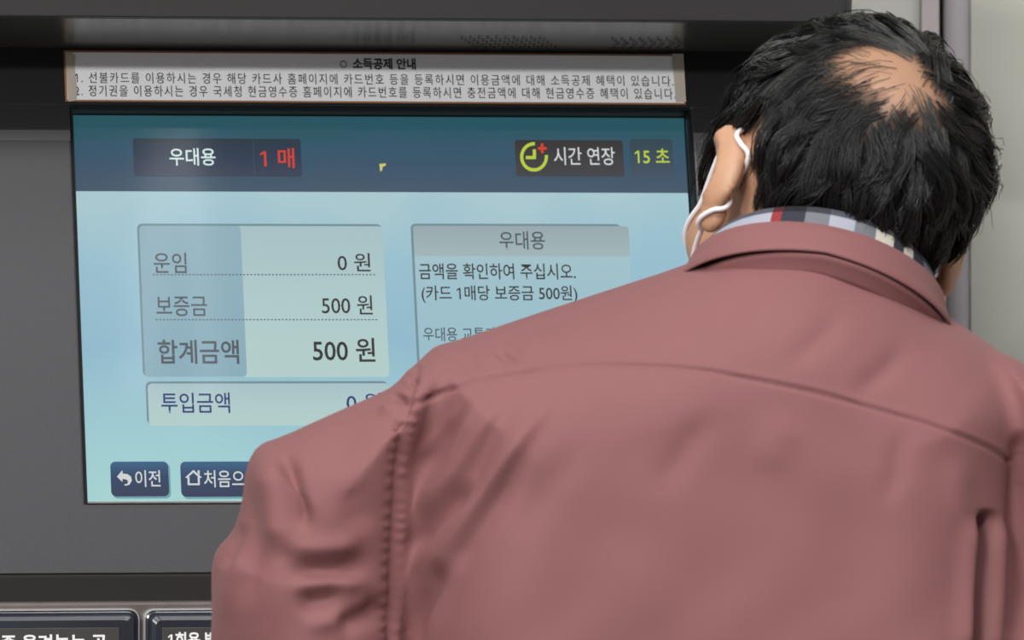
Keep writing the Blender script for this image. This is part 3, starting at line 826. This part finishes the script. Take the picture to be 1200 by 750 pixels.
for s in range(0, NS, 3000):
    dd = ((sp_[s:s + 3000, None, :] - gp[None]) ** 2).sum(2); own_g[s:s + 3000] = dd.argmin(1)
tt = np.linspace(0, 1, K)
offs = sp_ - gp[own_g]
S = GP[own_g] + offs[:, None, :] * (1 - 0.50 * tt)[None, :, None]
jit = rng.normal(size=(NS, 1, 3)) * 0.0016 + 0.0007 * rng.normal(size=(NS, K, 3))
S = S + jit * tt[None, :, None]
fl = rng.random(NS) < 0.03
S[fl] += (rng.normal(size=(fl.sum(), 1, 3)) * 0.006) * (tt ** 1.5)[None, :, None]
ff = head_core(S.reshape(-1, 3)).reshape(NS, K); gg = grad(head_core, S.reshape(-1, 3)).reshape(NS, K, 3)
mn = 0.0006 + 0.0012 * tt[None]
S = S + gg * np.maximum(mn - ff, 0)[..., None]
bm_ = bald(S.reshape(-1, 3)).reshape(NS, K).mean(1)
S_ = S.reshape(-1, 3); front = ((np.abs(S_[:, 0]) > 0.045) & (S_[:, 1] > 0.022) & (S_[:, 2] < 0.012)).reshape(NS, K).any(1)
ear = ((np.abs(S_[:, 0]) > 0.066) & (S_[:, 1] > -0.040) & (S_[:, 1] < 0.024) & (S_[:, 2] < 0.026)).reshape(NS, K).any(1)
keep = ~ear & ~front & (rng.random(NS) > np.clip(bm_ * 1.25 - 0.16, 0, 0.90))
S, gg = S[keep], gg[keep]; NS = len(S)
SW = toW(S.reshape(-1, 3)).reshape(NS, K, 3)
tan = np.gradient(SW, axis=1); tan /= np.maximum(np.linalg.norm(tan, axis=2, keepdims=True), 1e-9)
nw = (gg.reshape(-1, 3) @ HR.T).reshape(NS, K, 3); sd = np.cross(tan, nw); sd /= np.maximum(np.linalg.norm(sd, axis=2, keepdims=True), 1e-9); n2 = np.cross(sd, tan)
rad = 0.00030 * (1 - 0.55 * tt ** 2)[None, :, None] * (0.7 + 0.6 * rng.random((NS, 1, 1))) * (1 - 0.45 * bald(S[:, 0]))[:, None, None]
VV = np.stack([SW + (math.cos(a) * sd + math.sin(a) * n2) * rad for a in (0.5, 2.6, 4.7)], 2).reshape(-1, 3)
base = (np.arange(NS)[:, None] * K + np.arange(K - 1)[None]).reshape(-1) * 3
FQ = np.concatenate([np.stack([base + i, base + (i + 1) % 3, base + 3 + (i + 1) % 3, base + 3 + i], 1) for i in range(3)])
hair = own(from_np('hair', VV, FQ, M['hair']))

# ---- jacket
h = 0.0032
phi, lo = grid_eval(jacket_fn, (-0.26, -0.63, 0.80), (0.43, -0.18, 1.47), h)
V, Q = nets(phi, lo, h); V = smooth_project(V, Q, jacket_fn)
jk = subsurf('jacket', V, Q, 1)

# cloth folds, seams and puckers pressed into the surface (frame positions -> points on the jacket)
def strokes(P, pts, amp, sig, taper=0.25, wave=None, flat=None):
    """displacement of one crease: polyline pts, height amp (m), half-width sig (frame px)"""
    pts = np.asarray(pts, float)
    if len(pts) > 2:                                   # round the polyline
        t = np.linspace(0, len(pts) - 1, 6 * len(pts)); k = np.arange(len(pts))
        sm = np.stack([np.interp(t, k, pts[:, i]) for i in (0, 1)], 1)
        for _ in range(3): sm[1:-1] = (sm[:-2] + 2 * sm[1:-1] + sm[2:]) / 4
        pts = sm
    L = np.r_[0, np.cumsum(np.linalg.norm(np.diff(pts, axis=0), axis=1))]
    lo, hi = pts.min(0) - 4 * sig, pts.max(0) + 4 * sig
    m = np.where((P > lo).all(1) & (P < hi).all(1))[0]
    out = np.zeros(len(P))
    if not len(m): return out
    q = P[m]; bd = np.full(len(q), 1e9); bt = np.zeros(len(q))
    for i in range(len(pts) - 1):
        e = pts[i + 1] - pts[i]; w = q - pts[i]; t = np.clip((w @ e) / (e @ e), 0, 1)
        dd = np.linalg.norm(w - t[:, None] * e, axis=1); u = dd < bd
        bd[u] = dd[u]; bt[u] = L[i] + t[u] * (L[i + 1] - L[i])
    s = bt / L[-1]
    tp = np.clip(np.minimum(s, 1 - s) / max(taper, 1e-6), 0, 1) if taper else np.ones(len(s)); tp = tp * tp * (3 - 2 * tp)
    v = amp * np.exp(-0.5 * (bd / sig) ** 2) * tp
    if wave: v = v * (0.5 + 0.5 * np.sin(bt / wave * 2 * math.pi + 1.3 * np.sin(bt / wave * 0.9)))
    out[m] = v
    return out
V, N = get_np(jk.data)
dd = V[:, 1] - CAM.y
P2 = np.stack([600 + V[:, 0] * F / dd, 375 - (V[:, 2] - CAM.z) * F / dd], 1)
wt = sstep(-0.02, 0.35, -N[:, 1])
D = np.zeros(len(V)); mm = 0.001
YOKE = [(476, 478), (520, 459), (560, 445), (600, 436), (650, 430), (720, 428), (780, 430), (840, 437), (900, 448), (960, 461), (1020, 477), (1080, 495), (1130, 512), (1165, 527), (1190, 545)]
ARMH = [(490, 425), (484, 450), (477, 480), (471, 520), (466, 560), (463, 600), (461, 640), (459, 700), (458, 760)]
ARMR = [(1196, 500), (1192, 540), (1188, 600), (1184, 680), (1180, 760)]
for a in (
    (YOKE, -1.7, 2.0, 0.01), (YOKE[:5], -1.6, 2.6, 0.2), ([(x, y - 5) for x, y in YOKE], 0.6, 3.5, 0.01),
    (ARMH, -2.4, 3.6, 0.02), ([(x + 13, y) for x, y in ARMH], 1.6, 6, 0.02), (ARMR, -6, 6, 0.1),
    # folds fanning from the left armhole across the back
    ([(556, 458), (526, 500), (500, 548), (480, 590)], -7.5, 14, 0.45),
    ([(574, 456), (540, 512), (510, 566), (482, 616)], 4.8, 7, 0.3),
    ([(610, 452), (580, 500), (548, 560), (512, 620), (480, 676)], -6.5, 12, 0.45),
    ([(548, 560), (510, 606), (474, 656)], -5.2, 8, 0.3),
    ([(640, 462), (596, 530), (556, 590), (520, 650), (492, 710)], 4.8, 10, 0.3),
    ([(622, 530), (570, 600), (530, 665), (500, 740)], -4.5, 11, 0.3),
    ([(520, 650), (490, 720), (478, 790)], -7.5, 9, 0.25),
    ([(545, 640), (508, 720), (492, 800)], 3.9, 8, 0.25),
    ([(700, 500), (640, 570), (600, 640)], -2.4, 16, 0.4),
    ([(604, 452), (566, 500), (530, 556), (494, 610)], 2.6, 4.5, 0.35), ([(664, 448), (606, 526), (548, 610), (505, 690)], 2.6, 5.5, 0.35), ([(540, 470), (512, 505), (486, 545)], 1.8, 4, 0.3), ([(530, 590), (500, 640), (474, 690)], 2.0, 4, 0.3),
    # soft folds of yoke and back
    ([(596, 412), (588, 425)], -2.7, 9, 0.4), ([(640, 385), (606, 425)], 2.1, 9, 0.4), ([(560, 415), (545, 440)], -1.8, 8, 0.4),
    ([(500, 440), (530, 428)], -1.5, 5, 0.4), ([(520, 425), (600, 410)], 1.8, 9, 0.4),
    ([(880, 355), (840, 400), (815, 425)], -2.1, 10, 0.4), ([(1000, 360), (950, 405), (910, 440)], -2.1, 10, 0.4), ([(1075, 400), (1030, 440), (990, 470)], -2.4, 10, 0.4),
    ([(850, 470), (800, 530), (765, 590)], -2.2, 13, 0.4), ([(930, 480), (890, 560)], 1.8, 16, 0.4), ([(1060, 490), (1050, 560), (1030, 600)], -2.1, 10, 0.4),
    ([(1130, 520), (1120, 580), (1135, 640)], 2.2, 12, 0.4), ([(700, 620), (760, 700), (800, 780)], 2.1, 26, 0.4), ([(960, 560), (1000, 680), (1010, 780)], -2.1, 26, 0.4),
    # hard vertical folds by the right sleeve
    ([(1158, 596), (1154, 640), (1150, 700), (1146, 790)], -23.0, 5.5, 0.08), ([(1140, 600), (1137, 660), (1132, 780)], 5.2, 9, 0.2),
    ([(1176, 600), (1172, 680), (1166, 780)], 4.5, 7, 0.2),
    # sleeve: elbow crease, bulges and hollows
    ([(330, 526), (342, 560), (352, 600), (360, 628)], -8.0, 7, 0.3), ([(312, 530), (320, 570), (326, 620), (332, 656)], 8.2, 13, 0.3),
    ([(400, 560), (420, 600), (430, 630)], -3.0, 16, 0.4),
    ([(322, 664), (360, 668), (410, 664), (450, 656)], -7.5, 13, 0.35), ([(330, 644), (380, 646), (430, 640)], 4.5, 10, 0.3),
    ([(340, 708), (380, 702), (412, 696)], -6.5, 11, 0.4), ([(330, 688), (380, 684), (440, 680)], 4.8, 8, 0.3), ([(390, 735), (430, 718), (458, 708)], -7.5, 11, 0.3),
    ([(350, 740), (400, 722), (450, 700)], 3.0, 8, 0.3),
    ([(282, 560), (292, 620), (270, 690), (262, 750)], 3.0, 9, 0.3), ([(296, 570), (300, 640), (284, 720)], -3.3, 10, 0.3), ([(258, 668), (276, 640), (286, 610)], -3.8, 6, 0.3),
    ([(470, 460), (468, 474)], -6.0, 5, 0.4), ([(468, 490), (466, 508)], -6.0, 5, 0.4), ([(452, 470), (458, 490)], 3.0, 7, 0.4), ([(430, 480), (400, 520), (380, 560)], -2.0, 14, 0.4), ([(488, 443), (482, 452)], -3.8, 4, 0.3)):
    D += strokes(P2, a[0], a[1] * mm, a[2], a[3])
D += strokes(P2, [(x + 6 + 1.5 * math.sin(y * 0.11), y) for x, y in ARMH], 1.3 * mm, 3.0, 0.05, wave=13) * (0.55 + 0.45 * np.sin(P2[:, 1] * 0.071 + 2.0 * np.sin(P2[:, 1] * 0.023)))
D += strokes(P2, [(x - 7, y) for x, y in ARMH], -1.0 * mm, 4.0, 0.05, wave=15)
# gentle unevenness of the cloth
D += 0.0010 * np.sin(P2[:, 0] * 0.031 + 1.7 * np.sin(P2[:, 1] * 0.017)) * np.sin(P2[:, 1] * 0.023 + P2[:, 0] * 0.012)
V2 = V + N * (D * 1.0 * wt)[:, None]
jk.data.vertices.foreach_set('co', V2.astype(np.float32).ravel()); jk.data.update()
m, nt, b = nodes('dusty red woven cloth')
b.inputs['Roughness'].default_value = 0.72; b.inputs['Specular IOR Level'].default_value = 0.3; b.inputs['Sheen Weight'].default_value = 0.12; b.inputs['Sheen Roughness'].default_value = 0.45
b.inputs['Sheen Tint'].default_value = rgb(220, 190, 190)
tc = nt.nodes.new('ShaderNodeTexCoord')
n1 = nt.nodes.new('ShaderNodeTexNoise'); n1.inputs['Scale'].default_value = 14; n1.inputs['Detail'].default_value = 5
n2 = nt.nodes.new('ShaderNodeTexNoise'); n2.inputs['Scale'].default_value = 1300; n2.inputs['Detail'].default_value = 2
for n_ in (n1, n2): nt.links.new(tc.outputs['Object'], n_.inputs['Vector'])
mx = nt.nodes.new('ShaderNodeMix'); mx.data_type = 'RGBA'; mx.inputs[6].default_value = rgb(122, 79, 79); mx.inputs[7].default_value = rgb(130, 84, 85)
nt.links.new(n1.outputs['Fac'], mx.inputs[0]); nt.links.new(mx.outputs[2], b.inputs['Base Color'])
bp = nt.nodes.new('ShaderNodeBump'); bp.inputs['Strength'].default_value = 0.25; bp.inputs['Distance'].default_value = 0.0004
nt.links.new(n2.outputs['Fac'], bp.inputs['Height']); nt.links.new(bp.outputs[0], b.inputs['Normal'])
M['jacket'] = m
jk.data.materials.append(M['jacket']); own(jk)
jk.data.polygons.foreach_set('use_smooth', [True] * len(jk.data.polygons))

# ---- collar and scarf: bands swept round the neck
RC = w3(957, 341, -0.383)
E1 = w3(1100, 368, -0.383) - RC
E2 = np.array([0.004, -0.078, 0.0375])
E3 = np.cross(E1, E2); E3 = E3 / np.linalg.norm(E3)
if E3[2] < 0: E3 = -E3
def sweep(name, prof_fn, th0, th1, n, m, closed_prof=True):
    rows = []
    for i in range(n + 1):
        t = i / n; th = th0 + (th1 - th0) * t
        o = E1 * math.cos(th) + E2 * math.sin(th); on = o / np.linalg.norm(o)
        rows.append([RC + o + on * a + E3 * b_ for a, b_ in prof_fn(th, t)])
    k = len(rows[0]); V = np.array(rows).reshape(-1, 3); Fq = []
    for i in range(n):
        for j in range(k if closed_prof else k - 1):
            j2 = (j + 1) % k; Fq.append((i * k + j, i * k + j2, (i + 1) * k + j2, (i + 1) * k + j))
    # close the ends with fans of quads
    for r0 in (0, n * k):
        for j in range(k // 2 - 1): Fq.append((r0 + j, r0 + j + 1, r0 + k - 2 - j, r0 + k - 1 - j))
    o = from_np(name, V, Fq, m)
    bm = bmesh.new(); bm.from_mesh(o.data); bmesh.ops.recalc_face_normals(bm, faces=bm.faces[:]); bm.to_mesh(o.data); bm.free()
    uvl = o.data.uv_layers.new(name='UVMap')
    li = np.empty(len(o.data.loops), np.int32); o.data.loops.foreach_get('vertex_index', li)
    uv = np.stack([(li // k) / n, (li % k) / k], 1).astype(np.float32); uvl.data.foreach_set('uv', uv.ravel())
    return o
def collar_prof(th, t):
    fall = 0.021 + 0.006 * abs(math.cos(th)); fl = 0.008 + 0.004 * math.sin(th * 3) * 0.3
    out = [(0.0010, -0.055), (-0.0030, -0.012), (-0.0016, 0.0015), (0.0012, 0.0030), (0.0042, 0.0012)]
    out += [(0.0062 + 0.1 * fl, -0.30 * fall), (0.0070 + 0.5 * fl, -0.68 * fall), (0.0072 + fl, -fall), (0.0066 + fl, -fall - 0.0016), (0.0052 + fl, -fall - 0.0004)]
    out += [(0.0050 + 0.5 * fl, -0.68 * fall), (0.0038 + 0.1 * fl, -0.30 * fall), (0.0016, -0.004), (0.0030, -0.055)]
    return out
collar = sweep('collar', collar_prof, R(-22), R(196), 90, M['jacket']); own(collar)
collar.data.transform(Matrix.Identity(4)); collar.parent = jk
def stand_prof(th, t):
    g = 0.0095 + 0.002 * math.cos(th); z = -0.0215 - 0.005 * abs(math.cos(th))
    return [(0.002, z - 0.008), (0.006, z + 0.001), (g, z), (g + 0.0022, z - 0.0012), (g + 0.0024, z - 0.0034), (g, z - 0.0045), (0.006, z - 0.010), (0.001, z - 0.014)]
stand = sweep('collar_band', stand_prof, R(-15), R(195), 80, M['jacket']); own(stand); stand.parent = jk
# plaid
m, nt, b = nodes('plaid scarf wool'); b.inputs['Roughness'].default_value = 0.9
tc = nt.nodes.new('ShaderNodeTexCoord'); sep = nt.nodes.new('ShaderNodeSeparateXYZ'); nt.links.new(tc.outputs['UV'], sep.inputs[0])
r = nt.nodes.new('ShaderNodeValToRGB'); r.color_ramp.interpolation = 'CONSTANT'; e = r.color_ramp.elements
LG, NV, RD, WT, GR = rgb(150, 153, 164), rgb(40, 42, 52), rgb(132, 40, 46), rgb(190, 184, 172), rgb(104, 106, 112)
st_ = [(0.0, NV), (0.1, GR), (0.20, NV), (0.25, WT), (0.285, NV), (0.32, WT), (0.375, GR), (0.43, LG), (0.50, GR), (0.56, NV), (0.625, RD), (0.650, LG), (0.76, LG), (0.86, NV), (0.93, GR)]
e[0].position, e[0].color = st_[0]; e[1].position, e[1].color = st_[-1]
for p_, c_ in st_[1:-1]: k_ = e.new(p_); k_.color = c_
nt.links.new(sep.outputs['X'], r.inputs[0])
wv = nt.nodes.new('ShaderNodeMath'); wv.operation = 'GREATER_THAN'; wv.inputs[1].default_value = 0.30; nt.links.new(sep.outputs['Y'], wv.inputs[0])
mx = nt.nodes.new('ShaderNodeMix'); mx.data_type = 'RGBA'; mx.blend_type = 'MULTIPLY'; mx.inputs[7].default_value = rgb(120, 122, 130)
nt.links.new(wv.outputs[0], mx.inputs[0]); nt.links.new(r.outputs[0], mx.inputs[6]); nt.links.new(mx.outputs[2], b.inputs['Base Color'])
M['plaid'] = m
def scarf_prof(th, t):
    a0 = -0.0040; up = 0.0165 * max(0.0, math.sin(th * 0.9 + 0.25)) ** 0.7 + 0.001
    return [(a0 + 0.0040, -0.028), (a0 + 0.0046, 0.0), (a0 + 0.0040, up * 0.5), (a0 + 0.0022, up * 0.92), (a0 - 0.0002, up), (a0 - 0.0026, up * 0.90), (a0 - 0.0042, up * 0.4), (a0 - 0.0042, -0.028)]
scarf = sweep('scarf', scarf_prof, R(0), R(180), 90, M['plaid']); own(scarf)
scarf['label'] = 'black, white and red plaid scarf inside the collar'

# ---- mask with ear loops
M['mask'] = mat('white mask fabric', rgb(236, 232, 234), 0.8, bump=(400, 0.2, 0.0004))
gx, gz = 29, 23
V = []; ok = []
for i in range(gx):
    for j in range(gz):
        u = -1 + 2 * i / (gx - 1); v_ = -1 + 2 * j / (gz - 1)
        ang = u * R(56) ; z = -0.050 + 0.050 * v_ * (1 - 0.30 * u * u) 
        V.append((math.sin(ang), math.cos(ang), z))
V = np.array(V)
c = np.array([0, 0.010, 0.0])
t0 = np.full(len(V), 0.01); t1 = np.full(len(V), 0.2); dirs = np.stack([V[:, 0], V[:, 1], 0 * V[:, 0]], 1); base_ = np.stack([0 * V[:, 0], 0.010 + 0 * V[:, 0], V[:, 2]], 1)
for _ in range(24):
    tm = (t0 + t1) / 2; f = (lambda q_: smin(head_core(q_), cone(q_, (0, 0.096, 0.012), (0, 0.116, -0.026), 0.006, 0.011), 0.02))(base_ + dirs * tm[:, None]) - 0.0045; t0 = np.where(f < 0, tm, t0); t1 = np.where(f < 0, t1, tm)
outer = base_ + dirs * t0[:, None]; inner = base_ + dirs * (t0 - 0.0015)[:, None]
VV = np.concatenate([outer, inner]); nn = gx * gz; Fq = []
for i in range(gx - 1):
    for j in range(gz - 1):
        a = i * gz + j; Fq.append((a, a + gz, a + gz + 1, a + 1)); Fq.append((nn + a, nn + a + 1, nn + a + gz + 1, nn + a + gz))
for j in range(gz - 1):
    for a in (j, (gx - 1) * gz + j): Fq.append((a, a + 1, nn + a + 1, nn + a))
for i in range(gx - 1):
    for a in (i * gz, i * gz + gz - 1): Fq.append((a, a + gz, nn + a + gz, nn + a))
mask = own(from_np('face_mask', toW(VV), Fq, M['mask']))
def tube(name, pts, rad, m, flat=1.0):
    pts = np.asarray(pts, float); t = np.linspace(0, len(pts) - 1, 14 * (len(pts) - 1) + 1); k = np.arange(len(pts))
    sm = np.stack([np.interp(t, k, pts[:, i]) for i in range(3)], 1)
    for _ in range(30): sm[1:-1] = (sm[:-2] + 2 * sm[1:-1] + sm[2:]) / 4
    for _ in range(4):
        f = head_full(sm); sm = sm + grad(head_full, sm) * np.where(f < rad, rad - f, 0)[:, None]
        sm[1:-1] = (sm[:-2] + 2 * sm[1:-1] + sm[2:]) / 4
    sm = toW(sm)
    tn = np.gradient(sm, axis=0); tn /= np.linalg.norm(tn, axis=1, keepdims=True)
    up = np.array([0, 1.0, 0.2]); sx = np.cross(tn, up); sx /= np.maximum(np.linalg.norm(sx, axis=1, keepdims=True), 1e-6); uy = np.cross(sx, tn)
    nseg = 8; ring_ = [sm + rad * (math.cos(2 * math.pi * q_ / nseg) * sx + flat * math.sin(2 * math.pi * q_ / nseg) * uy) for q_ in range(nseg)]
    VV = np.stack(ring_, 1).reshape(-1, 3); Fq = []
    for i in range(len(sm) - 1):
        for q_ in range(nseg): Fq.append((i * nseg + q_, i * nseg + (q_ + 1) % nseg, (i + 1) * nseg + (q_ + 1) % nseg, (i + 1) * nseg + q_))
    return from_np(name, VV, Fq, m)
def hit_full(px, py):
    d = np.array([(px - 600) / F, 1.0, (375 - py) / F]); d /= np.linalg.norm(d); o = np.array(CAM); t = 4.8
    for _ in range(90): t += 0.6 * min(head_full(toL((o + d * t)[None]))[0], 0.05)
    return toL((o + d * t)[None])[0]
P_ = np.array([(-0.060, 0.078, -0.020), (-0.0700, 0.055, -0.006), (-0.0765, 0.026, 0.020), (-0.0790, 0.004, 0.036)] + [tuple(hit_full(*c_)) for c_ in ((863, 163), (872, 180), (874, 203), (862, 224), (844, 238), (831, 250))] + [(-0.0760, 0.026, -0.040), (-0.062, 0.056, -0.062)])
for s in (-1, 1):
    o = tube('ear_loop', P_ * np.array([-s, 1, 1]), 0.0017, M['mask'], 0.9); own(o); o.parent = mask

# ---- trousers and shoes
M['trousers'] = mat('charcoal trousers cloth', rgb(48, 48, 54), 0.85, noise=(30, 0.1), bump=(900, 0.2, 0.0005))
M['shoe'] = mat('black leather shoe', rgb(24, 22, 22), 0.4, noise=(40, 0.1)); M['sole'] = mat('rubber sole', rgb(40, 38, 36), 0.8)
phi, lo = grid_eval(trouser_fn, (-0.12, -0.66, 0.04), (0.34, -0.28, 1.02), 0.006)
V, Q = nets(phi, lo, 0.006); own(from_np('trousers', smooth_project(V, Q, trouser_fn), Q, M['trousers']))
for a_ in ANK:
    c_ = a_ + np.array([0, 0.06, 0])
    def shoe_fn(p):
        d = ell(p, (c_[0], c_[1] + 0.05, 0.030), (0.046, 0.115, 0.040)); d = smin(d, ell(p, (c_[0], a_[1] - 0.005, 0.055), (0.042, 0.062, 0.052)), 0.03)
        return smax(d, 0.018 - p[:, 2], 0.004)
    def sole_fn(p):
        d = smin(ell(p, (c_[0], c_[1] + 0.05, 0.012), (0.050, 0.120, 0.09)), ell(p, (c_[0], a_[1] - 0.005, 0.012), (0.045, 0.068, 0.09)), 0.03)
        return smax(d, np.abs(p[:, 2] - 0.0105) - 0.0095, 0.003)
    bx = ((c_[0] - 0.08, a_[1] - 0.12, -0.02), (c_[0] + 0.08, c_[1] + 0.20, 0.15))
    phi, lo = grid_eval(shoe_fn, *bx, 0.005); V, Q = nets(phi, lo, 0.005); sh = own(from_np('shoe', V, Q, M['shoe']))
    phi, lo = grid_eval(sole_fn, *bx, 0.004); V, Q = nets(phi, lo, 0.004); so = own(from_np('sole', V, Q, M['sole'])); so.parent = sh
